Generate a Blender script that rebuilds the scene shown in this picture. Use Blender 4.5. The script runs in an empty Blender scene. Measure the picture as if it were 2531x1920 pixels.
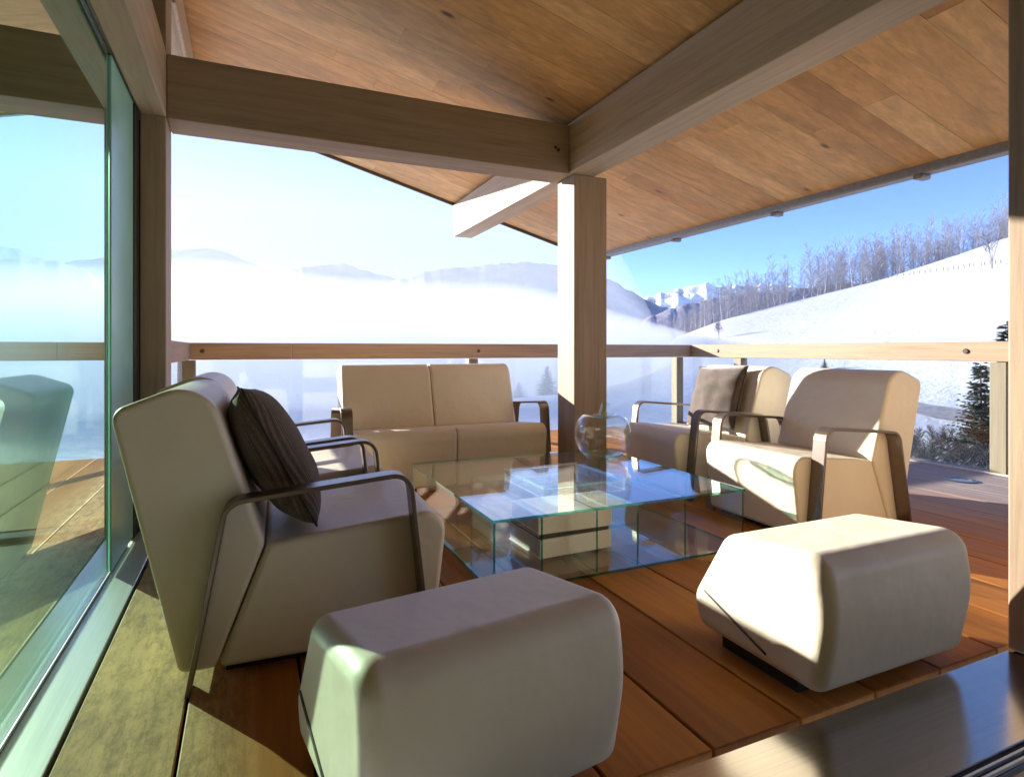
import bpy, bmesh, math, random
from mathutils import Vector, Matrix, noise
R = math.radians
random.seed(11)
C = bpy.data.collections.new("terrace"); bpy.context.scene.collection.children.link(C)
scn = bpy.context.scene

# ------------------------------------------------------------------ helpers
def obj(name, bm, mat, parent=None, smooth=False, wn=False, recalc=True):
    me = bpy.data.meshes.new(name)
    if recalc: bmesh.ops.recalc_face_normals(bm, faces=bm.faces[:])
    if smooth:
        for f in bm.faces: f.smooth = True
    bm.to_mesh(me); bm.free()
    for m in (mat if isinstance(mat, (list, tuple)) else [mat]): me.materials.append(m)
    o = bpy.data.objects.new(name, me); C.objects.link(o)
    if parent: o.parent = parent
    if wn:
        w = o.modifiers.new("wn", 'WEIGHTED_NORMAL'); w.keep_sharp = True
    return o
def tag(o, label, cat, group=None):
    o["label"] = label; o["category"] = cat
    if group: o["group"] = group
    return o
def thing(name, label, cat, loc=(0, 0, 0), rot=0, group=None):
    o = bpy.data.objects.new(name, None); C.objects.link(o)
    o.location = loc; o.rotation_euler = (0, 0, rot); o.empty_display_size = .1
    return tag(o, label, cat, group)
def struct(name, bm, mat, kind='structure', **k):
    o = obj(name, bm, mat, **k); o["kind"] = kind; return o
def dup(root, loc, rot, label, group=None):
    r = root.copy(); C.objects.link(r); r.location = loc; r.rotation_euler = (0, 0, rot); r["label"] = label
    if group: r["group"] = group
    for ch in list(root.children):
        c = ch.copy(); C.objects.link(c); c.parent = r
        for g in ch.children:
            d = g.copy(); C.objects.link(d); d.parent = c
    return r
def box(bm, x0, x1, y0, y1, z0, z1, bev=0.0, seg=1, mi=0):
    t = bmesh.new()
    bmesh.ops.create_cube(t, size=1)
    for v in t.verts:
        v.co = Vector(((x0 + x1) / 2 + v.co.x * (x1 - x0), (y0 + y1) / 2 + v.co.y * (y1 - y0), (z0 + z1) / 2 + v.co.z * (z1 - z0)))
    if bev > 0:
        bmesh.ops.bevel(t, geom=t.edges[:] , offset=bev, segments=seg, profile=.5, affect='EDGES')
    for f in t.faces: f.material_index = mi
    join(bm, t); return bm
def join(bm, t, M=None):
    me = bpy.data.meshes.new("t"); t.to_mesh(me); t.free()
    if M is not None: me.transform(M)
    bm.from_mesh(me); bpy.data.meshes.remove(me)
def rpoly(pts, rad, seg=6):
    out = []; n = len(pts)
    for i in range(n):
        p = Vector(pts[i]); a = Vector(pts[i - 1]); b = Vector(pts[(i + 1) % n]); r = rad[i]
        if r <= 0: out.append(p); continue
        u = (a - p).normalized(); w = (b - p).normalized()
        ang = u.angle(w); d = min(r / math.tan(ang / 2), .48 * (a - p).length, .48 * (b - p).length); r = d * math.tan(ang / 2)
        c = p + (u + w).normalized() * (r / math.sin(ang / 2))
        s = p + u * d - c; e = p + w * d - c
        th = math.atan2(s.x * e.y - s.y * e.x, s.dot(e))
        for k in range(seg + 1):
            q = th * k / seg
            out.append(c + Vector((s.x * math.cos(q) - s.y * math.sin(q), s.x * math.sin(q) + s.y * math.cos(q))))
    return out
def extr(bm, poly, v0, v1, bev=.02, seg=3, axes='uz'):
    """profile in (u,z), extruded along v"""
    t = bmesh.new()
    a = [t.verts.new((p[0], v0, p[1])) for p in poly]; b = [t.verts.new((p[0], v1, p[1])) for p in poly]
    n = len(poly)
    ca = t.faces.new(a); cb = t.faces.new(b[::-1])
    for i in range(n):
        t.faces.new((a[i], b[i], b[(i + 1) % n], a[(i + 1) % n]))
    bmesh.ops.recalc_face_normals(t, faces=t.faces[:])
    if bev > 0:
        es = list(ca.edges) + list(cb.edges)
        bmesh.ops.bevel(t, geom=es, offset=bev, segments=seg, profile=.5, affect='EDGES', clamp_overlap=True)
    join(bm, t); return bm
def strap(bm, path, v0, v1, th):
    """thin strip following a path in (u,z)"""
    n = len(path); L = []; Rr = []
    for i in range(n):
        p = Vector(path[i]); d = (Vector(path[min(i + 1, n - 1)]) - Vector(path[max(i - 1, 0)])).normalized()
        nn = Vector((-d.y, d.x)); L.append(p + nn * th / 2); Rr.append(p - nn * th / 2)
    poly = L + Rr[::-1]
    V0 = [bm.verts.new((p.x, v0, p.y)) for p in poly]; V1 = [bm.verts.new((p.x, v1, p.y)) for p in poly]; m = len(poly)
    for i in range(m): bm.faces.new((V0[i], V0[(i + 1) % m], V1[(i + 1) % m], V1[i]))
    for i in range(n - 1):
        bm.faces.new((V0[i], V0[i + 1], V0[m - 2 - i], V0[m - 1 - i])); bm.faces.new((V1[i], V1[m - 1 - i], V1[m - 2 - i], V1[i + 1]))
def rpath(pts, rad, seg=6):
    out = [Vector(pts[0])]
    for i in range(1, len(pts) - 1):
        q = rpoly([pts[i - 1], pts[i], pts[i + 1]], [0, rad, 0], seg); out += q[1:-1]
    out.append(Vector(pts[-1])); return out
def tube(bm, pts, rads, n=6, cap=True):
    rings = []
    for i, p in enumerate(pts):
        p = Vector(p); d = (Vector(pts[min(i + 1, len(pts) - 1)]) - Vector(pts[max(i - 1, 0)])).normalized()
        a = d.orthogonal().normalized(); b = d.cross(a); r = rads[i] if isinstance(rads, (list, tuple)) else rads
        rings.append([bm.verts.new(p + (a * math.cos(2 * math.pi * k / n) + b * math.sin(2 * math.pi * k / n)) * r) for k in range(n)])
    for q, s in zip(rings, rings[1:]):
        # align to the closest start vertex so tubes do not twist
        j = min(range(n), key=lambda k: (s[k].co - q[0].co).length)
        s[:] = s[j:] + s[:j]
        for k in range(n): bm.faces.new((q[k], q[(k + 1) % n], s[(k + 1) % n], s[k]))
    if cap: bm.faces.new(rings[0][::-1]); bm.faces.new(rings[-1])
def lathe(bm, prof, n=48, close=False, c=(0, 0)):
    rings = []
    for r, z in prof:
        if r < 1e-6: rings.append([bm.verts.new((c[0], c[1], z))])
        else: rings.append([bm.verts.new((c[0] + r * math.cos(2 * math.pi * k / n), c[1] + r * math.sin(2 * math.pi * k / n), z)) for k in range(n)])
    for a, b in zip(rings, rings[1:]):
        for k in range(n):
            k2 = (k + 1) % n
            if len(a) == 1 and len(b) == 1: continue
            if len(a) == 1: bm.faces.new((a[0], b[k], b[k2]))
            elif len(b) == 1: bm.faces.new((a[k], a[k2], b[0]))
            else: bm.faces.new((a[k], a[k2], b[k2], b[k]))

# ------------------------------------------------------------------ materials
class NT:
    def __init__(s, name):
        s.m = bpy.data.materials.new(name); s.m.use_nodes = True; s.t = s.m.node_tree; s.t.nodes.clear()
        s.out = s.n('ShaderNodeOutputMaterial')
    def n(s, t, **k):
        o = s.t.nodes.new(t)
        for a, v in k.items():
            if a.startswith('i_'): o.inputs[a[2:].replace('_', ' ')].default_value = v
            else: setattr(o, a, v)
        return o
    def l(s, a, b): s.t.links.new(a, b)
    def coord(s, scale=(1, 1, 1), which='Object', rot=(0, 0, 0)):
        c = s.n('ShaderNodeTexCoord'); m = s.n('ShaderNodeMapping'); m.inputs['Scale'].default_value = scale; m.inputs['Rotation'].default_value = rot
        s.l(c.outputs[which], m.inputs[0]); return m.outputs[0]
    def noise(s, vec, scale, detail=3, rough=.55, dist=0):
        o = s.n('ShaderNodeTexNoise'); o.inputs['Scale'].default_value = scale; o.inputs['Detail'].default_value = detail
        o.inputs['Roughness'].default_value = rough; o.inputs['Distortion'].default_value = dist; s.l(vec, o.inputs['Vector']); return o.outputs['Fac']
    def ramp(s, fac, stops, interp='LINEAR'):
        r = s.n('ShaderNodeValToRGB'); r.color_ramp.interpolation = interp; e = r.color_ramp.elements
        while len(e) < len(stops): e.new(.5)
        for q, (p, c) in zip(e, stops): q.position = p; q.color = (*c, 1) if len(c) == 3 else c
        s.l(fac, r.inputs[0]); return r.outputs[0]
    def mix(s, fac, a, b, mode='MIX'):
        m = s.n('ShaderNodeMix', data_type='RGBA', blend_type=mode)
        for i, v in ((0, fac), (6, a), (7, b)):
            if hasattr(v, 'is_linked') or hasattr(v, 'links'): s.l(v, m.inputs[i])
            else: m.inputs[i].default_value = (*v, 1) if isinstance(v, tuple) and len(v) == 3 else v
        return m.outputs[2]
    def math(s, op, a, b=0.):
        m = s.n('ShaderNodeMath', operation=op)
        for i, v in enumerate((a, b)):
            if isinstance(v, (int, float)): m.inputs[i].default_value = v
            else: s.l(v, m.inputs[i])
        return m.outputs[0]
    def bsdf(s, col, rough=.5, metal=0., spec=.5, bump=None, bs=.2, bd=.01, **k):
        p = s.n('ShaderNodeBsdfPrincipled')
        for key, v in (('Base Color', col), ('Roughness', rough), ('Metallic', metal), ('Specular IOR Level', spec)):
            if isinstance(v, tuple): p.inputs[key].default_value = (*v, 1)
            elif isinstance(v, (int, float)): p.inputs[key].default_value = v
            else: s.l(v, p.inputs[key])
        for key, v in k.items(): p.inputs[key.replace('_', ' ')].default_value = v
        if bump is not None:
            b = s.n('ShaderNodeBump'); b.inputs['Strength'].default_value = bs; b.inputs['Distance'].default_value = bd
            s.l(bump, b.inputs['Height']); s.l(b.outputs[0], p.inputs['Normal'])
        s.l(p.outputs[0], s.out.inputs[0]); return s.m

def planks(name, stops, axis, rough=.5, spec=.4, streak=.35, knots=True, grey=None, gl=1.0):
    """boards: one colour per mesh island, grain stretched along axis, a few knots"""
    t = NT(name); g = t.n('ShaderNodeNewGeometry'); rnd = g.outputs['Random Per Island']
    tc = t.n('ShaderNodeTexCoord')
    off = t.n('ShaderNodeVectorMath', operation='SCALE'); cx = t.n('ShaderNodeCombineXYZ')
    for i in range(3): t.l(rnd, cx.inputs[i])
    t.l(cx.outputs[0], off.inputs[0]); off.inputs['Scale'].default_value = 37.
    ad = t.n('ShaderNodeVectorMath', operation='ADD'); t.l(tc.outputs['Object'], ad.inputs[0]); t.l(off.outputs[0], ad.inputs[1])
    def mp(sl, sa):
        m = t.n('ShaderNodeMapping'); sc = [sa] * 3; sc[axis] = sl; m.inputs['Scale'].default_value = sc; t.l(ad.outputs[0], m.inputs[0]); return m.outputs[0]
    base = t.ramp(rnd, stops)
    fine = t.noise(mp(1.2, 38.), 1.0, 5, .65, .4); broad = t.noise(mp(.5, 4.5), 1.6, 3, .5, 1.2)
    c = t.mix(streak, base, t.ramp(fine, [(.3, (.28, .22, .18)), (.7, (.95, .93, .9))]), 'MULTIPLY')
    c = t.mix(.5, c, t.ramp(broad, [(.3, (.55, .5, .45)), (.68, (1.25, 1.2, 1.12))]), 'MULTIPLY')
    if knots:
        v = t.n('ShaderNodeTexVoronoi'); v.inputs['Scale'].default_value = 1.0; t.l(mp(1.1, 2.6), v.inputs['Vector'])
        k = t.ramp(v.outputs['Distance'], [(.0, (1, 1, 1)), (.035, (.8, .8, .8)), (.075, (0, 0, 0))])
        c = t.mix(k, c, (.07, .035, .02))
    if grey:
        sx = t.n('ShaderNodeSeparateXYZ'); t.l(tc.outputs['Object'], sx.inputs[0])
        w = t.math('ADD', sx.outputs[0], t.math('MULTIPLY', t.noise(mp(.8, 3.), 1.5, 3), .9))
        mr = t.n('ShaderNodeMapRange'); mr.inputs[1].default_value = grey[0]; mr.inputs[2].default_value = grey[1]; t.l(w, mr.inputs[0])
        gc = t.ramp(fine, [(.25, (.17, .14, .14)), (.75, (.36, .31, .31))])
        c = t.mix(mr.outputs[0], c, gc)
    if grey:
        st = t.noise(mp(.35, 1.), 24., 10, .86, .2); sm = t.ramp(st, [(.44, (0, 0, 0)), (.60, (1, 1, 1))])
        e = t.n('ShaderNodeMapRange'); e.inputs[1].default_value = .05; e.inputs[2].default_value = -.12; t.l(sx.outputs[0], e.inputs[0])
        pale = t.mix(.45, t.mix(sm, (.72, .47, .225), (.36, .235, .11)), t.ramp(fine, [(.3, (.45, .42, .38)), (.7, (1.1, 1.08, 1.05))]), 'MULTIPLY')
        c = t.mix(e.outputs[0], c, pale)  # mottled stain, with the sunlit tone of the left boards put into colour
    rr = t.math('ADD', t.math('MULTIPLY', broad, .25), rough - .12)
    return t.bsdf(c, rr, 0, spec, fine, .18, .004)

soffit_mat = planks("oak soffit boards", [(0, (.66, .40, .18)), (.3, (.84, .565, .275)), (.6, (.75, .475, .22)), (.85, (.90, .64, .335)), (1, (.70, .445, .205))], 0, .55, .3)
deck_mat = planks("teak deck boards", [(0, (.38, .145, .027)), (.35, (.52, .22, .046)), (.7, (.43, .172, .033)), (1, (.58, .26, .062))], 1, .6, .12, .4, True, (4.0, 5.0))
def timber(name, col, axis, dark=.74):
    t = NT(name)
    sc = [22.] * 3; sc[axis] = .9; sb = [3.] * 3; sb[axis] = .35
    f = t.noise(t.coord(tuple(sc)), 1.6, 6, .7, .6); b = t.noise(t.coord(tuple(sb)), 1.3, 3, .5, .8)
    c = t.ramp(f, [(.28, tuple(x * dark for x in col)), (.5, col), (.75, tuple(min(1, x * 1.16) for x in col))])
    c = t.mix(.6, c, t.ramp(b, [(.3, (.82, .81, .8)), (.7, (1.12, 1.12, 1.12))]), 'MULTIPLY')
    return t.bsdf(c, .62, 0, .3, f, .25, .004)
timber_x = timber("weathered timber x", (.36, .285, .205), 0)
timber_y = timber("weathered timber y", (.53, .455, .34), 1)
timber_z = timber("weathered timber z", (.40, .31, .22), 2)
timber_g = timber("weathered green grey timber", (.24, .215, .15), 2)
rail_x = timber("rail timber x", (.42, .31, .22), 0); rail_y = timber("rail timber y", (.36, .265, .175), 1); timber_d = timber("door post timber", (.34, .255, .175), 2)
def leather():
    t = NT("cream leather"); co = t.coord((1, 1, 1))
    n = t.noise(co, 3.0, 3); g = t.noise(co, 420., 2)
    c = t.ramp(n, [(.3, (.755, .69, .545)), (.7, (.81, .745, .60))])
    w = t.noise(co, 9., 2)
    h = t.math('ADD', t.math('MULTIPLY', w, 2.5), t.math('MULTIPLY', g, .22))
    return t.bsdf(c, .46, 0, .42, h, .32, .007)
leather_mat = leather()
def simple(name, col, rough=.5, metal=0., spec=.5, sc=30., var=.15, bump=.1):
    t = NT(name); n = t.noise(t.coord(), sc, 4)
    c = t.ramp(n, [(.3, tuple(x * (1 - var) for x in col)), (.7, tuple(min(1, x * (1 + var)) for x in col))])
    return t.bsdf(c, rough, metal, spec, n, bump, .003)
bronze = simple("taupe lacquered steel", (.20, .165, .135), .33, .75, .5, 120, .06, .02)
black = simple("black plastic", (.02, .02, .02), .5)
def steel():
    t = NT("brushed steel sill"); f = t.noise(t.coord((140, 1.2, 40)), 1.5, 4, .6)
    c = t.ramp(f, [(.3, (.70, .72, .70)), (.7, (.80, .82, .80))])
    return t.bsdf(c, t.math('ADD', t.math('MULTIPLY', f, .12), .34), .55, .5)
steel_mat = steel()
def steel2():
    t = NT("dark anodised threshold"); f = t.noise(t.coord((1.2, 140, 40)), 1.5, 4, .6)
    c = t.ramp(f, [(.3, (.42, .39, .35)), (.7, (.50, .47, .42))])
    return t.bsdf(c, t.math('ADD', t.math('MULTIPLY', f, .08), .14), 1., .5)
thresh_mat = steel2()
dark_alu = simple("dark bronze aluminium", (.06, .058, .05), .4, .6)
def glass(name, tint, ior=1.5, gl=(1, 1, 1), mul=1.0):
    """flat pane: real Fresnel reflection over tinted transmission"""
    t = NT(name); lw = t.n('ShaderNodeLayerWeight'); lw.inputs[0].default_value = .5
    f0 = ((ior - 1) / (ior + 1)) ** 2
    fres = t.math('ADD', t.math('MULTIPLY', t.math('POWER', lw.outputs['Facing'], 5.), 1 - f0), f0)
    tr = t.n('ShaderNodeBsdfTransparent'); tr.inputs[0].default_value = (*tint, 1)
    g = t.n('ShaderNodeBsdfGlossy'); g.inputs[0].default_value = (*gl, 1); g.inputs['Roughness'].default_value = 0.0
    mx = t.n('ShaderNodeMixShader'); f = t.math('MINIMUM', t.math('MULTIPLY', fres, mul), 1.0)
    t.l(f, mx.inputs[0]); t.l(tr.outputs[0], mx.inputs[1]); t.l(g.outputs[0], mx.inputs[2]); t.l(mx.outputs[0], t.out.inputs[0])
    return t.m
pane_green = glass("green tinted solar glass", (.81, .95, .875), 1.9, (.82, .98, .93), 2.0)
pane_front = glass("green tinted window glass", (.90, .965, .93), 1.5)
pane_clear = glass("clear balustrade glass", (.96, .98, .97), 1.45)
table_glass = glass("clear table glass", (.955, .985, .975), 1.5)
tray_glass = glass("low iron tray glass", (.97, .99, .98), 1.4, (1, 1, 1), .22)
table_edge = glass("teal glass edge", (.10, .42, .37), 1.5, (.6, 1, .92), 2.2)
vase_glass = glass("thin blown glass", (.972, .985, .98), 1.5)
vase_base = glass("thick green vase base", (.80, .945, .895), 1.5)
vase_stem = glass("pale green glass stem", (.86, .955, .925), 1.7)
def ribbed():
    t = NT("brown ribbed corduroy"); co = t.coord()
    sx = t.n('ShaderNodeSeparateXYZ'); t.l(co, sx.inputs[0])
    a = t.math('ADD', sx.outputs[0], t.math('MULTIPLY', t.noise(co, 6., 2), .002))
    s = t.math('SINE', t.math('MULTIPLY', a, 880.)); h = t.math('ADD', t.math('MULTIPLY', s, .5), .5)
    n = t.noise(co, 160., 3)
    c = t.mix(t.math('ADD', t.math('MULTIPLY', h, .35), .55), (.022, .017, .013), t.ramp(n, [(.3, (.13, .10, .078)), (.7, (.23, .18, .14))]))
    p = t.bsdf(c, .85, 0, .15, h, .7, .006, Sheen_Weight=.25); return p
def velvet():
    t = NT("brown velvet"); n = t.noise(t.coord(), 14., 4); f = t.noise(t.coord(), 300., 2)
    c = t.ramp(n, [(.3, (.065, .046, .038)), (.7, (.115, .085, .071))])
    return t.bsdf(c, .8, 0, .15, f, .3, .003, Sheen_Weight=.5)
def paper(name, col):
    t = NT(name); f = t.noise(t.coord((4, 4, 600)), 1., 3); c = t.ramp(f, [(.3, tuple(x * .82 for x in col)), (.7, col)])
    return t.bsdf(c, .8, 0, .2, f, .2, .002)
def snow():
    t = NT("snow"); co = t.coord((1, 1, 1)); n = t.noise(co, .05, 5, .6); m = t.noise(co, .55, 6, .7)
    c = t.ramp(n, [(.3, (.68, .70, .74)), (.7, (.80, .81, .83))])
    g = t.ramp(m, [(.58, (0, 0, 0)), (.70, (1, 1, 1))])
    gg = t.math('MULTIPLY', g, .22)
    c = t.mix(gg, c, (.42, .40, .36))
    return t.bsdf(c, .7, 0, .2, m, .45, .5)
snow_mat = snow()
def mountain(name, forest, snowc, lo, hi, scale=.012):
    t = NT(name); co = t.coord((1, 1, 1.6)); n = t.noise(co, scale, 7, .65); 
    g = t.n('ShaderNodeNewGeometry'); 
    c = t.mix(t.ramp(n, [(lo, (0, 0, 0)), (hi, (1, 1, 1))]), forest, snowc)
    return t.bsdf(c, .9, 0, .1, n, .6, 12.)
def needles(name, a, b, c2):
    t = NT(name); g = t.n('ShaderNodeNewGeometry'); c = t.ramp(g.outputs['Random Per Island'], [(0, a), (.7, b), (1, c2)])
    return t.bsdf(c, .7, 0, .2)
fir_mat = needles("fir needles", (.012, .022, .016), (.03, .048, .036), (.10, .12, .11))
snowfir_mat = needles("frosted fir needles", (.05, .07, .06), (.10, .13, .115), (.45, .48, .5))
twig_mat = needles("bare twigs", (.13, .11, .11), (.22, .19, .19), (.42, .39, .39))
dark_twig = needles("dark twigs", (.03, .03, .027), (.07, .065, .06), (.30, .30, .31))
bark_mat = simple("bark", (.09, .07, .055), .9, 0, .1, 20, .4, .6)

# ------------------------------------------------------------------ roof
TAN = .27
def roof_z(x): return 2.69 - TAN * (x - 2.2)
XE, XL, YV, YB = 4.0, -.42, 6.5, -1.0
roof = thing("roof", "sloping timber roof with oak board soffit over the terrace", "roof", (0, 0, 0))
bm = bmesh.new(); y = YV; w = .2; k = 0
rr = random.Random(4)
while y > YB:
    x = XL + rr.uniform(-1.2, -.05)
    while x < XE:
        x2 = x + rr.uniform(1.1, 2.6)
        if XE - x2 < .5: x2 = XE
        a, b = max(x, XL), min(x2, XE)
        if b - a > .01:
            dz = rr.uniform(0, .0015)
            vs = []
            for zz in (0, .02):
                for (px, py) in ((a + .0008, y - w + .0009), (b - .0008, y - w + .0009), (b - .0008, y - .0009), (a + .0008, y - .0009)):
                    vs.append(bm.verts.new((px, py, roof_z(px) + dz + zz)))
            q = vs
            for idx in ((0, 1, 2, 3), (7, 6, 5, 4), (0, 4, 5, 1), (1, 5, 6, 2), (2, 6, 7, 3), (3, 7, 4, 0)): bm.faces.new([q[i] for i in idx])
        x = x2
    y -= w
obj("soffit_boards", bm, soffit_mat, roof)
bm = bmesh.new()
def slab(bm, x0, x1, y0, y1, a, b):
    vs = [bm.verts.new((px, py, roof_z(px) + dz)) for dz in (a, b) for (px, py) in ((x0, y0), (x1, y0), (x1, y1), (x0, y1))]
    for idx in ((3, 2, 1, 0), (4, 5, 6, 7), (0, 1, 5, 4), (1, 2, 6, 5), (2, 3, 7, 6), (3, 0, 4, 7)): bm.faces.new([vs[i] for i in idx])
slab(bm, XL - .3, XE, YB - 3.2, YV, .026, .16); obj("roof_deck", bm, simple("dark roof felt", (.05, .045, .04), .8), roof)
bm = bmesh.new(); slab(bm, XL, XE, YV + .002, YV + .03, -.03, .17); obj("verge_board", bm, simple("brown verge board", (.10, .075, .055), .6), roof)
gut = simple("grey zinc gutter", (.23, .225, .21), .45, .5)
bm = bmesh.new(); box(bm, XE + .002, XE + .11, YB - 3, YV + .03, roof_z(XE) - .055, roof_z(XE) + .045, .012, 2)
gt = obj("gutter", bm, gut, roof)
for gy in (6.2, 4.9, 3.62, 2.45, 1.2):
    bm = bmesh.new(); box(bm, XE + .004, XE + .105, gy - .03, gy + .03, roof_z(XE) - .082, roof_z(XE) - .053, .006); obj("gutter_bracket", bm, gut, gt)
# ------------------------------------------------------------------ timber frame
def timb(name, label, cat, b, mat, bev=.006):
    bm = bmesh.new(); box(bm, *b, bev, 2); return tag(obj(name, bm, mat), label, cat)
purlin = timb("roof_beam", "long grey timber purlin running from the top right under the soffit past the post", "beam", (2.165, 2.39, -1.0, 6.5, 2.305, 2.672), timber_y)
crossb = timb("roof_beam", "dark brown cross beam spanning from the corner pillar to the middle post", "beam", (-.415, 2.163, 3.80, 4.07, 2.295, 2.655), timber_x)
post = timb("timber_post", "square timber post carrying both beams behind the glass table", "post", (2.205, 2.49, 3.80, 4.06, 0, 2.303), timber_z, .008)
pil = timb("corner_pillar", "brown timber corner pillar beside the sliding glass wall", "post", (-.54, -.417, 3.80, 4.06, 0, 3.30), timber_z)
# bolts
def bolt(o, loc, axis, r=.014):
    bm = bmesh.new(); bmesh.ops.create_cone(bm, cap_ends=True, segments=14, radius1=r, radius2=r * .8, depth=.012)
    q = Vector(axis).to_track_quat('Z', 'Y').to_matrix().to_4x4(); q.translation = loc; bm.transform(q)
    b = obj("bolt_head", bm, simple("bolt", (.10, .085, .07), .4, .6), o, smooth=False)
bolt(crossb, (2.07, 3.795, 2.46), (0, -1, 0)); bolt(crossb, (2.045, 3.795, 2.475), (0, -1, 0), .01)
rp = timb("door_post", "pale timber door post at the right edge beside the metal threshold", "post", (2.325, 2.62, .96, 1.13, 0, 2.9), timber_d, .008)
# wall plate above the glass wall, with the grooves of the sliding track
plate = thing("wall_plate", "timber beam along the top of the glass wall, rising to the top left", "beam", (0, 0, 0))
bm = bmesh.new(); box(bm, -.54, -.415, -1, 3.798, 2.30, 2.66, .005, 2); obj("inner_beam", bm, timber_y, plate)
bm = bmesh.new(); box(bm, -.70, -.542, -1, 3.798, 2.315, 2.66, .004, 2); obj("track_rail", bm, simple("olive painted track", (.26, .255, .215), .5, .1), plate)
for gx in (-.562, -.578):
    bm = bmesh.new(); box(bm, gx - .004, gx + .004, -1, 3.79, 2.308, 2.318); obj("track_groove", bm, dark_alu, plate)
# ridge beam and its trim at the top left
ridge = thing("ridge_beam", "pale ridge beam along the upper edge of the soffit at the top left", "beam", (0, 0, 0))
bm = bmesh.new(); box(bm, XL - .16, XL - .004, 4.1, YV, 3.13, 3.41, .006, 2); obj("beam", bm, timber_y, ridge)
bm = bmesh.new(); box(bm, XL - .002, XL + .02, 4.1, YV - .002, 3.10, 3.37, .003, 1); obj("cover_board", bm, simple("pale trim", (.50, .42, .32), .6), ridge)

# ------------------------------------------------------------------ deck, sills
deck = bmesh.new(); xs = [-.432, -.158]
while xs[-1] < 5.4: xs.append(xs[-1] + .3065)
rr = random.Random(8)
for a, b in zip(xs, xs[1:]):
    cuts = [1.142, 6.55]
    if a > 2.6: cuts = [1.142, rr.uniform(2.8, 4.6), 6.55]
    for c, d in zip(cuts, cuts[1:]): box(deck, a + .0045, b - .0045, c + .003, d - .003, -.035, 0, .003, 1)
# outside strip to the left, beyond the front of the glazed room
x = -.44
while x > -3.6:
    box(deck, x - .302, x - .004, 4.12, 6.55, -.035, 0, .003, 1); x -= .3065
dk = struct("deck", deck, deck_mat)
dl = thing("deck_light", "round dark recessed light set in the deck boards near the right railing", "deck light", (5.0, 2.73, 0))
bm = bmesh.new(); lathe(bm, [(.075, .002), (.075, .006), (.105, .006), (.108, .001)], 32); obj("trim_ring", bm, dark_alu, dl)
bm = bmesh.new(); lathe(bm, [(0, .0035), (.074, .0035)], 32); obj("lens", bm, simple("smoked lens", (.03, .035, .05), .15), dl)
bm = bmesh.new(); box(bm, -3.7, xs[-1], 1.12, 6.5, -.30, -.06); struct("deck_substructure", bm, simple("dark joists", (.012, .009, .007), .9))
sill = thing("door_sill", "wide brushed metal sill under the tinted glass wall", "sill", (0, 0, 0))
bm = bmesh.new(); box(bm, -.60, -.44, -1, 3.79, -.03, .004, .002, 1); obj("sill_plate", bm, steel_mat, sill)
bm = bmesh.new(); box(bm, -.561, -.556, -1, 3.53, .0042, .012); obj("track_fin", bm, dark_alu, sill)
th = thing("threshold", "broad dark metal door threshold in the lower right corner", "threshold", (0, 0, 0))
bm = bmesh.new(); box(bm, .2, 2.30, .842, 1.118, -.03, .006, .003, 2); obj("threshold_plate", bm, thresh_mat, th)
bm = bmesh.new(); box(bm, .2, 2.30, .80, .838, -.03, -.004, .002, 1); obj("track_channel", bm, dark_alu, th)
for yy in (.808, .826):
    bm = bmesh.new(); box(bm, .2, 2.30, yy - .003, yy + .003, -.0038, .005); obj("track_fin", bm, steel_mat, th)

# ------------------------------------------------------------------ glazed room to the left and the room behind the camera
gw = thing("glass_wall", "green tinted sliding glass wall reflecting the terrace and hills", "glass wall", (0, 0, 0))
bm = bmesh.new(); box(bm, -.572, -.562, -1, 3.655, .017, 2.312); obj("glass_pane", bm, pane_green, gw)
bm = bmesh.new(); box(bm, -.578, -.545, 3.665, 3.795, .005, 2.305, .004, 2); obj("door_frame", bm, dark_alu, gw)
bm = bmesh.new(); box(bm, -.561, -.552, 3.12, 3.655, .017, 2.308, .002); obj("teal_strip", bm, simple("teal reflection strip", (.33, .70, .61), .3, 0, .5, 3., .12), gw)  # opaque strip, teal reflection of the glass put into its colour, covers mirrored pillar
fw = thing("front_window", "tinted window wall facing the valley left of the corner pillar", "window", (0, 0, 0))
bm = bmesh.new(); box(bm, -4.0, -.56, 3.93, 3.94, .02, 2.29); obj("glass_pane", bm, pane_front, fw)
bm = bmesh.new(); box(bm, -.70, -.541, 3.885, 4.04, .021, 2.29, .003); obj("mullion", bm, dark_alu, fw)
bm = bmesh.new(); box(bm, -4.0, -.56, 3.88, 4.0, -.03, .02, .004); obj("window_frame", bm, dark_alu, fw)
timb("roof_beam", "cross beam continuing left of the pillar above the window wall", "beam", (-4.2, -.56, 3.80, 4.07, 2.295, 2.655), timber_x)
cl = thing("clerestory_window", "dark narrow clerestory glazing above the wall plate", "window", (0, 0, 0))
bm = bmesh.new(); box(bm, -.56, -.55, -1, 3.79, 2.662, 3.36); obj("glass_pane", bm, pane_green, cl)
room_mat = simple("olive grey plaster", (.34, .33, .26), .8); dimwood = simple("brown wood panelling", (.22, .17, .12), .6)
def wall(label, b, mat=room_mat): return timb("house_wall", label, "wall", b, mat, 0)
wall("back wall of the room behind the viewer", (-4.2, 5.4, -3.2, -3.0, -.03, 3.6), simple("warm cream plaster", (.84, .76, .50), .8))
wall("left end wall of the glazed room", (-4.2, -4.02, -3.0, 3.79, -.03, 3.6), dimwood)
wall("timber house wall right of the door post", (2.63, 5.4, .9, 1.12, -.03, 3.2), timber_z)
bm = bmesh.new(); box(bm, -4.01, -.62, -3, 3.87, -.04, -.002); box(bm, -.61, 5.2, -3, .79, -.04, -.006)
struct("room_floor", bm, simple("oak floor", (.50, .37, .22), .35, 0, .5, 8, .3))
bm = bmesh.new(); y = YV; rr = random.Random(14)
def left_z(x): return roof_z(XL) - TAN * (XL - .18 - x)
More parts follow.
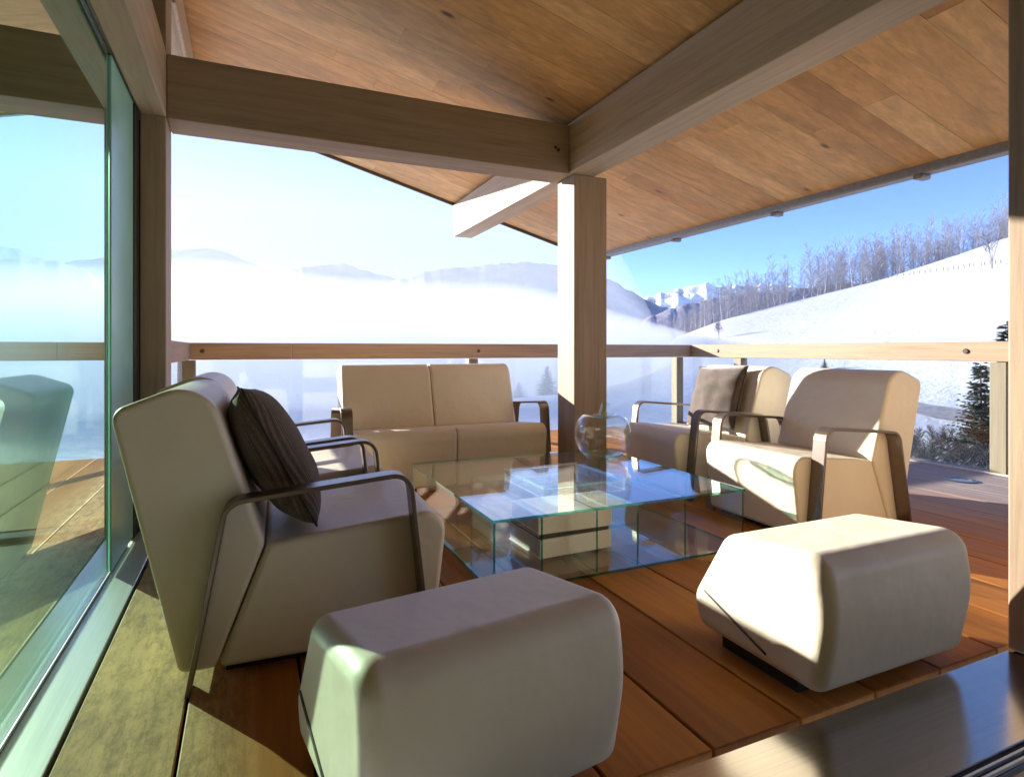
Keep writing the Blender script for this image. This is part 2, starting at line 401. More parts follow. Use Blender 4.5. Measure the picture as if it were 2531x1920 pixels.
while y > -3.1:
    x = -.60 - rr.uniform(0, .8); cuts = [-.60]
    while x > -4.5: cuts.append(x); x -= rr.uniform(1.1, 2.4)
    cuts.append(-4.6)
    for b, a in zip(cuts, cuts[1:]):
        if b - a < .02: continue
        vs = [bm.verts.new((px, py, left_z(px) + zz)) for zz in (0, .02) for (px, py) in ((a + .001, y - .1985), (b - .001, y - .1985), (b - .001, y - .0015), (a + .001, y - .0015))]
        for idx in ((0, 1, 2, 3), (7, 6, 5, 4), (0, 4, 5, 1), (1, 5, 6, 2), (2, 6, 7, 3), (3, 7, 4, 0)): bm.faces.new([vs[q] for q in idx])
    y -= .2
obj("soffit_boards", bm, soffit_mat, roof)
bm = bmesh.new(); vs = [bm.verts.new((px, py, left_z(px) + zz)) for zz in (.026, .16) for (px, py) in ((-4.6, -3.2), (-.73, -3.2), (-.73, YV), (-4.6, YV))]
for idx in ((3, 2, 1, 0), (4, 5, 6, 7), (0, 1, 5, 4), (1, 2, 6, 5), (2, 3, 7, 6), (3, 0, 4, 7)): bm.faces.new([vs[q] for q in idx])
obj("roof_deck", bm, bpy.data.materials["dark roof felt"], roof)

# ------------------------------------------------------------------ balustrade
def rail_post(par, x, y):
    bm = bmesh.new(); box(bm, x - .055, x + .055, y - .06, y + .06, -.3, .90, .005, 1); obj("baluster_post", bm, timber_g, par)
fr = thing("balustrade", "front timber balustrade with glass panels facing the foggy valley", "railing", (0, 0, 0))
bm = bmesh.new(); box(bm, -.50, .410, 6.40, 6.47, .905, 1.07, .004, 1); obj("handrail", bm, rail_x, fr)
bm = bmesh.new(); box(bm, .414, 5.55, 6.40, 6.47, .905, 1.07, .004, 1); obj("handrail", bm, rail_x, fr)
for x in (-.52, 2.40, 5.42): rail_post(fr, x, 6.52)
for a, b in ((-.44, 2.33), (2.47, 5.35)):
    bm = bmesh.new(); box(bm, a, b, 6.50, 6.51, .02, .90); obj("glass_panel", bm, pane_clear, fr)
for bx in (2.44, -.40): bolt(fr, (bx, 6.396, .99), (0, -1, 0), .022)
sr = thing("balustrade", "right timber balustrade with glass panels facing the snowy hill", "railing", (0, 0, 0))
bm = bmesh.new(); box(bm, 5.555, 5.625, 1.14, 6.47, .905, 1.07, .004, 1); obj("handrail", bm, rail_y, sr)
for y in (5.55, 2.76): rail_post(sr, 5.60, y)
for a, b in ((1.2, 2.69), (2.83, 5.48), (5.62, 6.40)):
    bm = bmesh.new(); box(bm, 5.58, 5.59, a, b, .02, .90); obj("glass_panel", bm, pane_clear, sr)
for by in (3.0, 5.9): bolt(sr, (5.55, by, .99), (-1, 0, 0), .024)
lr = thing("balustrade", "short timber balustrade between the corner pillar and the front rail", "railing", (0, 0, 0))
bm = bmesh.new(); box(bm, -.575, -.505, 4.10, 6.47, .905, 1.07, .004, 1); obj("handrail", bm, rail_y, lr)
bm = bmesh.new(); box(bm, -.55, -.54, 4.12, 6.42, .02, .90); obj("glass_panel", bm, pane_clear, lr)
bm = bmesh.new(); box(bm, 5.47, 5.50, 1.14, 6.5, -.04, .012, .003); o = obj("deck_trim", bm, simple("pale deck edge trim", (.55, .50, .43), .6)); tag(o, "thin pale trim strip along the right edge of the deck", "trim")

# ------------------------------------------------------------------ armchairs
PB = [(-.285, .032), (-.462, .822), (-.212, .922), (-.046, .395), (-.185, .032)]
RB = [.03, .045, .14, .05, .02]
PS = [(-.182, .03), (-.040, .392), (.05, .405), (.547, .452), (.497, .03)]
RS = [.02, .02, .1, .075, .03]
ARMP = [(-.252, 0), (-.151, .548), (.396, .596), (.459, 0)]
def back_bm(v0, v1):
    bm = bmesh.new(); extr(bm, rpoly(PB, RB, 9), v0, v1, .026, 4); return bm
def seat_bm(v0, v1):
    bm = bmesh.new(); extr(bm, rpoly(PS, RS, 9), v0, v1, .022, 4); return bm
def arm(par, v):
    bm = bmesh.new(); strap(bm, rpath(ARMP, .062, 7), v - .039, v + .039, .015)
    o = obj("arm", bm, bronze, par); b = o.modifiers.new("b", 'BEVEL'); b.width = .003; b.segments = 2; b.limit_method = 'ANGLE'
def base(par, v0, v1):
    bm = bmesh.new(); box(bm, -.16, .45, v0 + .05, v1 - .05, 0, .05); obj("plinth", bm, black, par)
def piping(par, v):
    for s in (-1, 1):
        bm = bmesh.new(); pts = [(-.184 + .138 * k / 6, s * (v + .0005), .05 + .33 * k / 6) for k in range(7)]
        tube(bm, pts, .0035, 6); obj("piping", bm, leather_mat, par, smooth=True)
def armchair(label, loc, rot, group):
    t = thing("armchair", label, "armchair", loc, rot, group)
    base(t, -.3375, .3375)
    obj("seat", seat_bm(-.3375, .3375), leather_mat, t, True, True)
    obj("backrest", back_bm(-.3375, .3375), leather_mat, t, True, True)
    for s in (-1, 1): arm(t, s * .3785)
    return t
GR = "cream leather armchairs around the glass table"
L1 = armchair("nearest cream armchair on the left, with the ribbed brown cushion, back to the glass wall", (.11, 2.332, 0), R(-2.5), GR)
dup(L1, (.105, 3.22, 0), R(-2.0), "cream armchair half hidden behind the nearest left armchair, by the corner pillar")
dup(L1, (3.109, 2.496, 0), R(178.2), "cream armchair on the right, empty, with sun on its seat")
R2 = dup(L1, (3.16, 3.44, 0), R(175), "cream armchair behind the empty right one, with the velvet cushion")
sofa = thing("loveseat", "cream leather two-seat sofa at the far side of the table", "sofa", (1.369, 4.52, 0), R(-90.4))
base(sofa, -.70, .70)
for a, b in ((-.71, -.002), (.002, .71)):
    obj("seat", seat_bm(a, b), leather_mat, sofa, True, True); obj("backrest", back_bm(a, b), leather_mat, sofa, True, True)
for s in (-1, 1): arm(sofa, s * .751)
# ------------------------------------------------------------------ footstools
PO = [(-.205, .045), (-.247, .26), (-.222, .437), (.155, .398), (.312, .14), (.262, .048)]
RO = [.05, .40, .07, .075, .16, .05]
def stool(label, loc, rot, W, flip=False):
    t = thing("footstool", label, "footstool", loc, rot, "cream leather footstools")
    bm = bmesh.new(); extr(bm, rpoly(PO, RO, 9), -W / 2, W / 2, .045, 6)
    obj("cushion", bm, leather_mat, t, True, True)
    bm = bmesh.new(); box(bm, -.10, .20, -W / 2 + .05, W / 2 - .05, 0, .06); obj("plinth", bm, black, t)
    for s in (-1, 1):
        bm = bmesh.new(); tube(bm, [(.232 - .262 * k / 8, s * (W / 2 + .0005), .185 - .095 * k / 8) for k in range(9)], .0045, 6)
        obj("seam", bm, simple("dark seam", (.09, .075, .06), .7), t, smooth=True)
    return t
# local u runs along +Y of the terrace: rotate by 90 degrees
stool("cream footstool on the right in the sun, in front of the empty armchair", (1.748, 1.333, 0), R(90), .665)
stool("cream footstool nearest the viewer, cut by the bottom edge, in shade", (.455, 1.31, 0), R(90 + 8), .62)
# ------------------------------------------------------------------ cushions
def cushion(name, label, size, thick, mat, M, seed, folds=.01):
    n = 26; bm = bmesh.new(); rnd = random.Random(seed)
    grid = {}
    for s in (1, -1):
        for i in range(n + 1):
            for j in range(n + 1):
                a = i / n * 2 - 1; b = j / n * 2 - 1
                if s == -1 and (i in (0, n) or j in (0, n)): grid[s, i, j] = grid[1, i, j]; continue
                ed = (1 - a * a) * (1 - b * b)
                th = thick / 2 * max(ed, 0) ** .42
                pin = 1 - .07 * (1 - a * a) * abs(b) ** 3; pin2 = 1 - .07 * (1 - b * b) * abs(a) ** 3
                x = a * size / 2 * pin2; yv = b * size / 2 * pin
                wv = noise.noise(Vector((a * 2.2 + seed, b * 2.2, s))) * folds * (ed ** .3 if ed > 0 else 0)
                grid[s, i, j] = bm.verts.new((x, yv, s * th + wv))
        for i in range(n):
            for j in range(n):
                f = [grid[s, i, j], grid[s, i + 1, j], grid[s, i + 1, j + 1], grid[s, i, j + 1]]
                bm.faces.new(f if s == 1 else f[::-1])
    bm.normal_update()
    root = obj(name, bm, mat, None, True); root.matrix_world = M
    tag(root, label, "cushion")
    ed = bmesh.new(); pts = []
    m = 14
    def pt(a, b):
        pin = 1 - .07 * (1 - a * a) * abs(b) ** 3; pin2 = 1 - .07 * (1 - b * b) * abs(a) ** 3
        return (a * size / 2 * pin2, b * size / 2 * pin, 0)
    for k in range(m): pts.append(pt(-1 + 2 * k / m, -1))
    for k in range(m): pts.append(pt(1, -1 + 2 * k / m))
    for k in range(m): pts.append(pt(1 - 2 * k / m, 1))
    for k in range(m + 1): pts.append(pt(-1, 1 - 2 * k / m))
    tube(ed, pts, .004, 6); obj("piping", ed, simple("dark cushion piping", (.03, .024, .02), .8), root, True)
    return root
def frame_mat(center, xax, zax):
    z = Vector(zax).normalized(); x = Vector(xax); x = (x - z * x.dot(z)).normalized(); y = z.cross(x)
    M = Matrix((x, y, z)).transposed().to_4x4(); M.translation = center; return M
rib = ribbed(); vel = velvet()
cushion("cushion", "dark brown ribbed cushion leaning on the backrest of the nearest left armchair", .50, .21, rib,
        frame_mat((.11 - .026, 2.332 - .075, .645), (.10, 1, .02), (.895, .05, .445)), 3)
cushion("cushion", "brown velvet cushion leaning on the far right armchair", .48, .15, vel,
        frame_mat((3.16 + .045, 3.44 - .02, .650), (.05, -1, .03), (-.93, -.02, .33)), 9, .016)

# ------------------------------------------------------------------ glass table
tb = thing("coffee_table", "low square glass coffee table with teal edges in the middle of the seating", "table", (1.572, 2.858, 0))
def gbox(name, par, x0, x1, y0, y1, z0, z1, thin):
    bm = bmesh.new(); box(bm, x0, x1, y0, y1, z0, z1)
    for f in bm.faces:
        n = f.normal; big = abs(n[thin]) > .9; f.material_index = 0 if big else 1
    return obj(name, bm, [tray_glass if name == 'tray_top' else table_glass, tray_edge if name.startswith('tray') else table_edge], par)
H = .672
gbox("glass_top", tb, -H, H, -.663, .663, .303, .315, 2)
gbox("glass_shelf", tb, -H, H, -.663, .663, .018, .030, 2)
for s in (-1, 1): gbox("glass_leg", tb, *sorted((s * (H - .012), s * (H - .002))), -.655, .655, .0305, .3025, 0)
gbox("glass_divider", tb, -.455, -.445, -.655, .20, .0305, .3025, 0)
gbox("glass_divider", tb, .03, .04, -.655, .20, .0305, .3025, 0)
gbox("glass_divider", tb, -.185, -.175, -.655, -.10, .0305, .3025, 0)
gbox("glass_divider", tb, .30, .31, -.655, .20, .0305, .3025, 0)
gbox("glass_divider", tb, -.44, .025, .205, .215, .0305, .3025, 1)
for s in (-.6, .6):
    for u in (-.6, .6):
        bm = bmesh.new(); bmesh.ops.create_cone(bm, cap_ends=True, segments=16, radius1=.02, radius2=.02, depth=.0175, matrix=Matrix.Translation((s, u, .00875))); obj("foot", bm, steel_mat, tb)
tray_edge = glass("pale glass edge", (.80, .95, .92), 1.7, (1, 1, 1), 2.4)
tray = thing("glass_tray", "flat square glass tray lying on the glass table", "tray", (1.465, 2.645, .3155))
gbox("tray_top", tray, -.225, .225, -.235, .235, .045, .055, 2)
for s in (-1, 1):
    gbox("tray_side", tray, *sorted((s * .225, s * .217)), -.226, .226, .0, .0445, 0)
    gbox("tray_side", tray, -.216, .216, *sorted((s * .235, s * .227)), .0, .0445, 1)
pw = paper("book pages", (.86, .84, .79)); cv = simple("cream book cover", (.86, .83, .77), .55, 0, .4, 60., .04); dc = simple("dark book cover", (.05, .045, .04), .5)
def book(label, x, y, z, w, d, h, rot, cover):
    t = thing("book", label, "book", (x, y, z), rot, "large books under the table top")
    bm = bmesh.new(); box(bm, -w / 2 + .006, w / 2 - .006, -d / 2 + .006, d / 2 - .004, .0052, h - .0052); obj("pages", bm, pw, t)
    for a, b in ((0, .005), (h - .005, h)):
        bm = bmesh.new(); box(bm, -w / 2, w / 2, -d / 2, d / 2, a, b, .0015); obj("cover", bm, cover, t)
    bm = bmesh.new(); box(bm, -w / 2, w / 2, -d / 2 - .004, -d / 2, 0, h, .0015); obj("spine", bm, cover, t)
book("thick cream book lying lowest under the table top", 1.43, 2.62, .0308, .40, .33, .088, R(2), cv)
book("thin dark book between the two cream books", 1.425, 2.62, .1195, .385, .325, .022, R(1), dc)
book("thick cream book on top of the pile under the table top", 1.432, 2.615, .1422, .40, .33, .085, R(-1), cv)
# vase: blown glass apple
VX, VY, VZ = 2.04, 3.16, .3155
vase = thing("glass_vase", "large clear glass apple with a green base on the table", "vase", (VX, VY, VZ))
out = [(.0, .004), (.075, .0), (.105, .012), (.142, .05), (.168, .105), (.177, .16), (.172, .205), (.152, .25), (.12, .277), (.085, .283), (.05, .272), (.026, .262)]
sm = []
for i in range(len(out) - 1):
    p0 = out[max(i - 1, 0)]; p1 = out[i]; p2 = out[i + 1]; p3 = out[min(i + 2, len(out) - 1)]
    for k in range(4):
        u = k / 4; sm.append(tuple(.5 * (2 * p1[q] + (p2[q] - p0[q]) * u + (2 * p0[q] - 5 * p1[q] + 4 * p2[q] - p3[q]) * u * u + (3 * p1[q] - p0[q] - 3 * p2[q] + p3[q]) * u ** 3) for q in (0, 1)))
sm.append(out[-1])
bm = bmesh.new(); lathe(bm, [(max(r, 0), z) for r, z in sm]); lathe(bm, [(max(r - .006, 0), z + (.014 if z < .03 else (-.005 if z > .25 else 0))) for r, z in sm]); obj("body", bm, vase_glass, vase, True)
bm = bmesh.new(); lathe(bm, [(0, .006), (.07, .005), (.102, .016), (.125, .036), (.118, .040), (.07, .026), (0, .022)]); obj("base", bm, vase_base, vase, True)
bm = bmesh.new(); lathe(bm, [(.02, .262), (.05, .268), (.09, .276), (.10, .271), (.06, .258), (.02, .250)]); obj("dimple", bm, vase_stem, vase, True)
bm = bmesh.new(); tube(bm, [(0, 0, .255), (.004, 0, .29), (.013, .0, .325), (.024, 0, .352)], [.032, .027, .024, .027], 14); obj("stem", bm, vase_stem, vase, True)

# ------------------------------------------------------------------ landscape
YAW = R(24.1); CXP, FP, HYP = 1265.5, 1460., 865.
def interp(x, xs, ys):
    if x <= xs[0]: return ys[0]
    for i in range(len(xs) - 1):
        if x <= xs[i + 1]: return ys[i] + (ys[i + 1] - ys[i]) * (x - xs[i]) / (xs[i + 1] - xs[i])
    return ys[-1]
TT = [-1.0, 0., .12, .20, .25, .27, .356, .465, .622, .779, .835, 1.2, 2.0]
EE = [-.075, -.075, -.06, -.03, -.002, .018, .051, .079, .118, .169, .190, .26, .30]
RRG = 150.; R0G = 60.
def ground(az, r):
    """az: angle right of the valley axis; r: distance from the house"""
    a = max(min(az, R(63)), R(-45)); t = math.tan(a); E = interp(t, TT, EE) * math.cos(a)
    zr = 1 + E * RRG
    nz = noise.fractal(Vector((math.sin(az) * r * .03, math.cos(az) * r * .03, 0)), 1, 2, 4)
    if r < R0G: return -5.2 + nz * .35 * min(1, r / 30.)
    if r < RRG:
        s = (r - R0G) / (RRG - R0G); s2 = s ** 1.05 if E > 0 else s
        z = -5.2 * (1 - s2) + zr * s2 + nz * .35 * (1 - s)
        z += nz * .9 * min(1, s * 3) * (1 - s ** 4)
        return z
    z = zr - (r - RRG) * (.22 if E > 0 else .06)
    return max(z, -40 + nz * 2)
def wpos(az, r, z=None):
    x = r * math.sin(YAW + az); y = r * math.cos(YAW + az); return Vector((x, y, ground(az, r) if z is None else z))
bm = bmesh.new(); rad = [2.]
while rad[-1] < 145: rad.append(rad[-1] * 1.05 + .25)
rad += [150, 153, 158, 165, 175, 190, 215, 250, 300, 380, 500, 700, 1000, 1600, 2600, 4500]
NA = 300; rows = []
for r in rad: rows.append([bm.verts.new(wpos((k / NA * 2 - 1) * math.pi, r)) for k in range(NA)])
for a, b in zip(rows, rows[1:]):
    for k in range(NA): bm.faces.new((a[k], a[(k + 1) % NA], b[(k + 1) % NA], b[k]))
bm.faces.new(rows[0][::-1])
struct("snowy_ground", bm, snow_mat, smooth=True)
def r_at(x, y, r0=16., r1=150.):
    az = math.atan((x - CXP) / FP); r = r0
    while r < r1:
        p = wpos(az, r); d = r * math.cos(az)
        if HYP - FP * (p.z - 1) / d <= y: return r
        r += .5
    return r1
# road crossing below the hill
def azt(x): return math.atan((x - CXP) / FP)
bm = bmesh.new(); prev = None
for k in range(24):
    x = 1900 + 40 * k; az = azt(x); r0 = r_at(x, interp(x, [1900, 2270, 2400, 2820], [985, 1013, 1038, 1120]))
    row = [bm.verts.new(wpos(az, r) + Vector((0, 0, .12))) for r in (r0 - 1.6, r0, r0 + 1.6)]
    if prev:
        for i in range(2): bm.faces.new((prev[i], row[i], row[i + 1], prev[i + 1]))
    prev = row
struct("road", bm, simple("packed grey snow", (.33, .34, .36), .8, 0, .2, 2., .2), smooth=True)
# mountains
def mountain_range(name, sil, D, base, depth, mat, rough, seed):
    bm = bmesh.new(); n = 200; m = 44; rows = []
    x0, x1 = sil[0][0], sil[-1][0]; xs_ = [s[0] for s in sil]; ys_ = [s[1] for s in sil]
    for j in range(-10, m + 1):
        f = j / m; row = []
        for i in range(n + 1):
            x = x0 + (x1 - x0) * i / n; az = azt(x); e = (HYP - interp(x, xs_, ys_)) / FP
            top = 1 + e * D; dd = D - f * depth
            nn = noise.fractal(Vector((x * .012 + seed, f * 9., seed)), .9, 2.1, 6)
            ridge_n = noise.fractal(Vector((x * .05 + seed, 5.5, seed)), .9, 2.1, 5) * rough * .25
            z = base + (top - base + ridge_n) * (1 - abs(f)) ** (1.15 if f > 0 else 1) + nn * rough * (1 - abs(f)) * min(1, abs(f) * 3.)
            p = Vector((dd * (x - CXP) / FP, dd)); 
            row.append(bm.verts.new((p.x * math.cos(YAW) + p.y * math.sin(YAW), p.y * math.cos(YAW) - p.x * math.sin(YAW), z)))
        rows.append(row)
    for a, b in zip(rows, rows[1:]):
        for i in range(n): bm.faces.new((a[i], a[i + 1], b[i + 1], b[i]))
    struct(name, bm, mat, smooth=True)
dark_forest = mountain("snow dusted forest", (.17, .17, .205), (.46, .47, .52), .42, .74)
mid_forest = mountain("bare winter forest slope", (.40, .36, .40), (.58, .56, .60), .55, .75, .03)  # lightened towards the sky, so distance haze sits in the slope colour
peak_m = mountain("snow peak", (.16, .17, .2), (.85, .87, .9), .40, .50, .006)
mountain_range("mountain_range", [(-700, 665), (-200, 640), (100, 640), (300, 628), (425, 618), (500, 609), (560, 624), (626, 651), (700, 690), (770, 760)], 1500, -90, 700, dark_forest, 14, 1.3)
mountain_range("mountain_range", [(560, 730), (640, 690), (700, 668), (755, 658), (847, 650), (900, 668), (961, 684), (1030, 705), (1110, 760)], 1900, -90, 700, dark_forest, 14, 4.1)
mountain_range("mountain_range", [(880, 760), (940, 700), (1007, 687), (1050, 672), (1099, 664), (1213, 652), (1304, 646), (1373, 654), (1440, 668), (1510, 692), (1579, 732), (1640, 760), (1760, 800), (1860, 860)], 1300, -90, 600, dark_forest, 13, 7.7)
mountain_range("mountain_range", [(1380, 800), (1500, 768), (1560, 745), (1613, 732), (1671, 713), (1739, 702), (1819, 708), (1900, 700), (2000, 722), (2200, 740)], 2900, -90, 1200, peak_m, 60, 2.2)
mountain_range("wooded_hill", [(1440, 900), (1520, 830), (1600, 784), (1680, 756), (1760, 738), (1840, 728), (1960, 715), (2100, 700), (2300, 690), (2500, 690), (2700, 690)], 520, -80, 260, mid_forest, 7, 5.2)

# ------------------------------------------------------------------ trees
def bare_tree(bm, base, h, rnd, twigs=26, spread=.34, thick=.011, stems=1):
    for s in range(stems):
        lean = Vector((rnd.uniform(-.12, .12), rnd.uniform(-.12, .12), 1)) if stems == 1 else Vector((rnd.uniform(-.5, .5), rnd.uniform(-.5, .5), 1)).normalized()
        top = base + lean * h
        tube(bm, [base, base + (top - base) * .5 + Vector((rnd.uniform(-.03, .03) * h, 0, 0)), top], [h * thick, h * thick * .6, h * thick * .15], 4, False)
        for k in range(twigs):
            f = rnd.uniform(.22, .97); p = base + (top - base) * f; a = rnd.uniform(0, 6.283); L = h * spread * (1.1 - f) * rnd.uniform(.5, 1.1) + h * .05
            d = Vector((math.cos(a), math.sin(a), rnd.uniform(.5, 1.5))).normalized(); q = p + d * L
            tube(bm, [p, q], [h * thick * .35, h * thick * .1], 3, False)
            for g in range(3):
                u = rnd.uniform(.25, .9); pp = p + d * L * u; b = rnd.uniform(0, 6.283); dd = (d + Vector((math.cos(b), math.sin(b), rnd.uniform(-.1, .6))) * .8).normalized()
                tube(bm, [pp, pp + dd * L * .45], [h * thick * .2, h * thick * .07], 3, False)
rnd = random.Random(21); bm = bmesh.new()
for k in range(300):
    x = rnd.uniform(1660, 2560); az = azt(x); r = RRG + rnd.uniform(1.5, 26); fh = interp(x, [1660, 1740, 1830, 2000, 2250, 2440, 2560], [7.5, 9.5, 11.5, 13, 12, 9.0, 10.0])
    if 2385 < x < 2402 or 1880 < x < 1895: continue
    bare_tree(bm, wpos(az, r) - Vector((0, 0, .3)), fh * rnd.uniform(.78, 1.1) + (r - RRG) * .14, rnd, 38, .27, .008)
o = obj("bare_woods", bm, needles("haze pale twigs", (.40, .36, .355), (.52, .48, .47), (.70, .68, .67))); o["kind"] = "stuff"  # pale tone carries distance haze put into the twig colour
def btree(name, label, x, r, h, twigs, spread, stems, seed, mat=None, cat="tree", thick=.011, group=None):
    az = azt(x); p = wpos(az, r); t = thing(name, label, cat, p - Vector((0, 0, .1)), 0, group); rn = random.Random(seed)
    b1 = bmesh.new(); tube(b1, [(0, 0, 0), (0, 0, h * .3)], [h * thick * 1.15, h * thick], 6); obj("trunk", b1, bark_mat, t)
    b2 = bmesh.new(); bare_tree(b2, Vector((0, 0, h * .12)), h * .88, rn, twigs, spread, thick, stems); obj("crown", b2, mat or twig_mat, t)
btree("bare_tree", "lone bare spreading tree on the upper snow slope beside the door post", 2452, r_at(2452, 663), 8.0, 22, .38, 5, 5, thick=.008)
btree("bare_tree", "small round bare tree low on the snow slope in the mist", 1777, r_at(1777, 838), 4.0, 60, .42, 3, 6)
btree("bare_shrub", "tiny bare shrub in the middle of the open snow slope", 2163, r_at(2163, 828), .9, 26, .5, 3, 8, cat="shrub")
for k, (x, r, yt) in enumerate(((2285, 33, 1060), (2330, 30, 1075), (2372, 33, 1058), (2412, 29, 1085), (2300, 26, 1120), (2350, 24, 1135), (2250, 38, 1050), (2440, 27, 1090), (2322, 40, 1046), (2390, 38, 1050), (2272, 29, 1095), (2396, 25, 1125))):
    h = (1 + (HYP - yt) / FP * r * math.cos(azt(x))) - wpos(azt(x), r).z
    btree("bare_shrub", ["dark bare shrub left of the fir under the right railing", "bare shrub beneath the fir, seen through the right glass panel", "low bare shrub close to the deck edge"][0 if k in (0, 6) else (2 if k in (4, 5) else 1)],
          x, r, h, 80, .5, 4, 40 + k, mat=dark_twig, cat="shrub", group="bare shrubs below the deck", thick=.012)
def fir(label, x, r, ytop, wd, seed, mat, group=None, dens=1.0):
    az = azt(x); p = wpos(az, r); h = (1 + (HYP - ytop) / FP * r * math.cos(az)) - p.z; t = thing("fir_tree", label, "tree", p, 0, group); rn = random.Random(seed)
    b1 = bmesh.new(); tube(b1, [(0, 0, -.2), (0, 0, h * .5), (0, 0, h)], [h * .022, h * .014, h * .003], 7); obj("trunk", b1, bark_mat, t)
    b2 = bmesh.new(); nb = int(26 * dens) ; z = .05
    while z < .985:
        L0 = wd * (1 - z) ** .85 + .02 * h
        cnt = max(6, int((17 * (1 - z) + 5) * dens))
        for c in range(cnt):
            a = rn.uniform(0, 6.283); L = L0 * rn.uniform(.55, 1.12); zz = z * h + rn.uniform(-.02, .02) * h
            droop = rn.uniform(-.28, .05) + .35 * z
            seg = max(3, int(L / (h * .03)))
            ca, sa = math.cos(a), math.sin(a)
            for s in range(seg):
                f = (s + .6) / seg; c0 = Vector((ca * L * f, sa * L * f, zz + L * f * droop + .10 * L * f * f))
                for q in range(3):
                    side = rn.choice((-1, 1)); ll = h * .045 * (1.15 - .5 * f) * rn.uniform(.7, 1.4)
                    d = Vector((ca * .7 - sa * side * .75, sa * .7 + ca * side * .75, rn.uniform(-.45, .25))).normalized()
                    wv = d.cross(Vector((0, 0, 1))).normalized() * ll * .24 + Vector((0, 0, ll * .12))
                    v = [b2.verts.new(c0 - wv), b2.verts.new(c0 + wv), b2.verts.new(c0 + d * ll)]; b2.faces.new(v)
        z += .032
    obj("crown", b2, mat, t, recalc=False)
fir("dark fir tree beyond the right railing, left of the rail post", 2424, 32, 900, 1.75, 3, fir_mat)
fir("tall dark fir whose top shows above the right handrail by the door post", 2492, 36, 796, 2.0, 4, fir_mat)
fir("pale frosted fir in the fog left of the middle post", 1352, 100, 905, 2.4, 5, snowfir_mat)
fir("smaller pale fir in the fog just right of the sofa", 1283, 108, 945, 2.0, 6, snowfir_mat)
fir("tiny fir on the snow slope between the two right armchairs", 2038, r_at(2038, 915), 886, .55, 7, fir_mat)
# field fence on the hill
for k in range(26):
    x = 2140 + 13.5 * k + rnd.uniform(-4, 4); az = azt(x); r = r_at(x, 694 - 42 * k / 25.); p = wpos(az, r)
    bm = bmesh.new(); box(bm, -.045, .045, -.045, .045, -.3, .5 + .25 * rnd.random(), .01); o = obj("fence_post", bm, twig_mat); o.location = p; o.rotation_euler = (rnd.uniform(-.12, .12), rnd.uniform(-.12, .12), 0)
    tag(o, "small dark fence post in the row across the upper snow slope", "fence post", "fence posts across the snow slope")

# ------------------------------------------------------------------ fog in the valley and haze
def volmat(name, dens, col, aniso):
    t = NT(name); v = t.n('ShaderNodeVolumePrincipled'); v.inputs['Color'].default_value = (*col, 1); v.inputs['Density'].default_value = dens
    v.inputs['Anisotropy'].default_value = aniso; t.l(v.outputs[0], t.out.inputs['Volume']); return t.m
FOG = [(-1.15, .17), (-.6, .178), (-.45, .165), (-.3, .152), (-.15, .135), (0., .118), (.1, .095), (.18, .07), (.26, .045), (.34, .02), (.40, .004)]
fx = [f[0] for f in FOG]; fy = [f[1] for f in FOG]
bm = bmesh.new(); NF = 150; ds = [0, .12, .3, .6, 1.2, 2.4, 5, 10]
top = []; bot = []
for i in range(NF + 1):
    t = -1.15 + 1.55 * i / NF; a = math.atan(t); dn = 62 + 40 * max(0, min(1, (t + .05) / .35)); rt = []; rb = []
    for q in ds:
        dd = dn * (1 + q * 1.6); h = 1 + interp(t, fx, fy) * dn * (.25 + .75 * min(1, q / .12)) * (1 + .38 * math.log(dd / dn)) + noise.fractal(Vector((t * 2.6, dd * .008, 3.)), 1.2, 2., 2) * dn * .022
        l = t * dd; X = l * math.cos(YAW) + dd * math.sin(YAW); Y = dd * math.cos(YAW) - l * math.sin(YAW)
        rt.append(bm.verts.new((X, Y, h))); rb.append(bm.verts.new((X, Y, -88)))
    top.append(rt); bot.append(rb)
nd = len(ds)
for i in range(NF):
    for j in range(nd - 1):
        bm.faces.new((top[i][j], top[i + 1][j], top[i + 1][j + 1], top[i][j + 1])); bm.faces.new((bot[i][j], bot[i][j + 1], bot[i + 1][j + 1], bot[i + 1][j]))
    bm.faces.new((top[i][0], bot[i][0], bot[i + 1][0], top[i + 1][0])); bm.faces.new((top[i][-1], top[i + 1][-1], bot[i + 1][-1], bot[i][-1]))
for i in (0, NF):
    for j in range(nd - 1): bm.faces.new((top[i][j], top[i][j + 1], bot[i][j + 1], bot[i][j]))
o = obj("fog_bank", bm, volmat("valley fog", .024, (1, 1, 1), 0.)); o["kind"] = "stuff"
MF = [(-1.15, 330), (-.4, 300), (0., 270), (.10, 205), (.18, 110), (.26, 10), (.33, -50), (.36, -80)]
bm = bmesh.new(); tp = []; bt = []
for i in range(41):
    t = -1.15 + 1.51 * i / 40; a = []; b = []
    for q in (0, .15, .4, .7, 1):
        dd = 230 + 1000 * q; h = interp(t, [m[0] for m in MF], [m[1] for m in MF]) * (.12 + .88 * min(1, q / .4) ** .6)
        l = t * dd; X = l * math.cos(YAW) + dd * math.sin(YAW); Y = dd * math.cos(YAW) - l * math.sin(YAW)
        a.append(bm.verts.new((X, Y, h))); b.append(bm.verts.new((X, Y, -89)))
    tp.append(a); bt.append(b)
for i in range(40):
    for j in range(4):
        bm.faces.new((tp[i][j], tp[i + 1][j], tp[i + 1][j + 1], tp[i][j + 1])); bm.faces.new((bt[i][j], bt[i][j + 1], bt[i + 1][j + 1], bt[i + 1][j]))
    bm.faces.new((tp[i][0], bt[i][0], bt[i + 1][0], tp[i + 1][0])); bm.faces.new((tp[i][4], tp[i + 1][4], bt[i + 1][4], bt[i][4]))
for i in (0, 40):
    for j in range(4): bm.faces.new((tp[i][j], tp[i][j + 1], bt[i][j + 1], bt[i][j]))
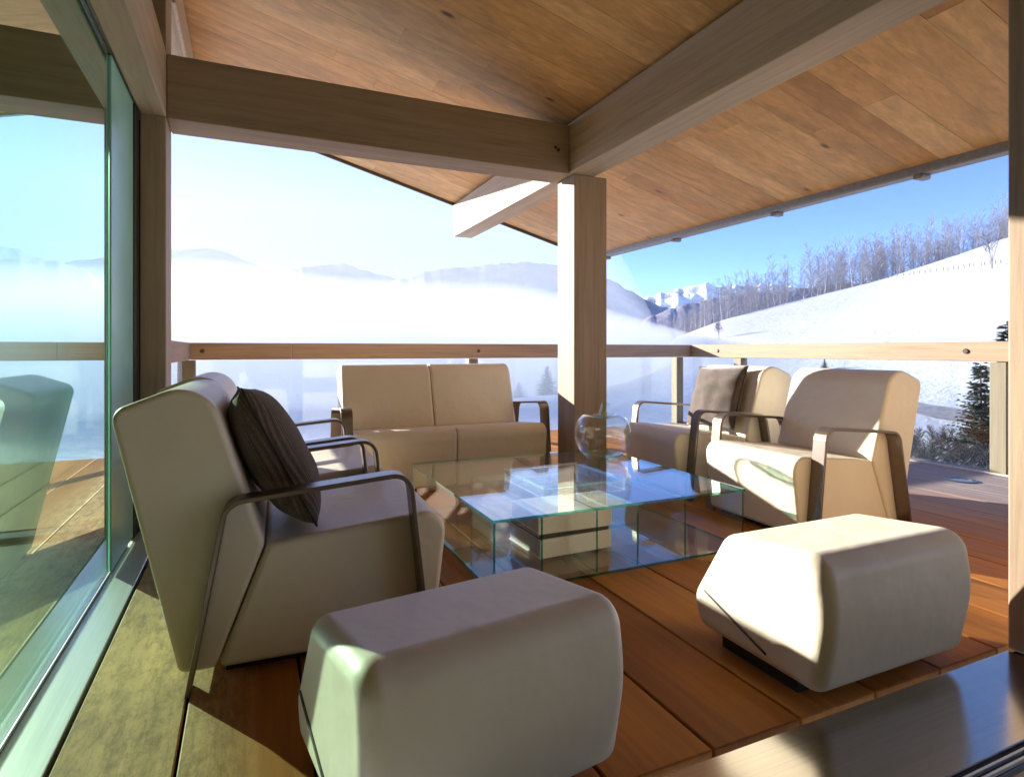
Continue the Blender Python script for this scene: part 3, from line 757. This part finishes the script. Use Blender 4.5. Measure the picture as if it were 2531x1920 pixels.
o = obj("valley_mist", bm, volmat("thin mist", .0007, (.97, .98, 1), 0.)); o["kind"] = "stuff"
bm = bmesh.new(); box(bm, -4700, 4700, -4700, 4700, -92, 420)
o = obj("haze", bm, volmat("air", 0.00007, (.84, .91, 1.0), 0.)); o["kind"] = "stuff"

# ------------------------------------------------------------------ light, sky, camera
SUN_AZ, SUN_EL = 31.5, 14.0      # degrees left of +Y; above the horizon
d = Vector((-math.sin(R(SUN_AZ)) * math.cos(R(SUN_EL)), math.cos(R(SUN_AZ)) * math.cos(R(SUN_EL)), math.sin(R(SUN_EL))))
sl = bpy.data.lights.new("sun", 'SUN'); sl.energy = 2.0; sl.angle = R(.55); sl.color = (1, .93, .82)
so = bpy.data.objects.new("sun", sl); C.objects.link(so); so.rotation_euler = d.to_track_quat('Z', 'Y').to_euler()
w = bpy.data.worlds.new("World"); scn.world = w; w.use_nodes = True; nt = w.node_tree; nt.nodes.clear()
sky = nt.nodes.new('ShaderNodeTexSky'); sky.sky_type = 'NISHITA'; sky.sun_disc = False; sky.sun_elevation = R(SUN_EL); sky.sun_rotation = R(-SUN_AZ)
sky.altitude = 1500; sky.air_density = .38; sky.dust_density = 0.; sky.ozone_density = 5.5
bg = nt.nodes.new('ShaderNodeBackground'); bg.inputs[1].default_value = .06
wo = nt.nodes.new('ShaderNodeOutputWorld'); nt.links.new(sky.outputs[0], bg.inputs[0]); nt.links.new(bg.outputs[0], wo.inputs[0])
cam = bpy.data.cameras.new("camera"); co = bpy.data.objects.new("camera", cam); C.objects.link(co)
cam.sensor_width = 36; cam.lens = 36 * FP / 2531.; cam.shift_y = -(960 - HYP) / 2531.; cam.clip_end = 12000; cam.clip_start = .02
co.location = (0, 0, 1.0); co.rotation_euler = (R(90), 0, -YAW); scn.camera = co
scn.view_settings.view_transform = 'Standard'; scn.view_settings.look = 'None'; scn.view_settings.gamma = 1; scn.view_settings.exposure = 3.15
scn.render.engine = 'CYCLES'; cy = scn.cycles
cy.use_denoising = True; cy.max_bounces = 12; cy.diffuse_bounces = 8; cy.glossy_bounces = 6; cy.transmission_bounces = 8; cy.transparent_max_bounces = 40
cy.volume_bounces = 12; cy.caustics_reflective = False; cy.caustics_refractive = False; cy.sample_clamp_indirect = 6
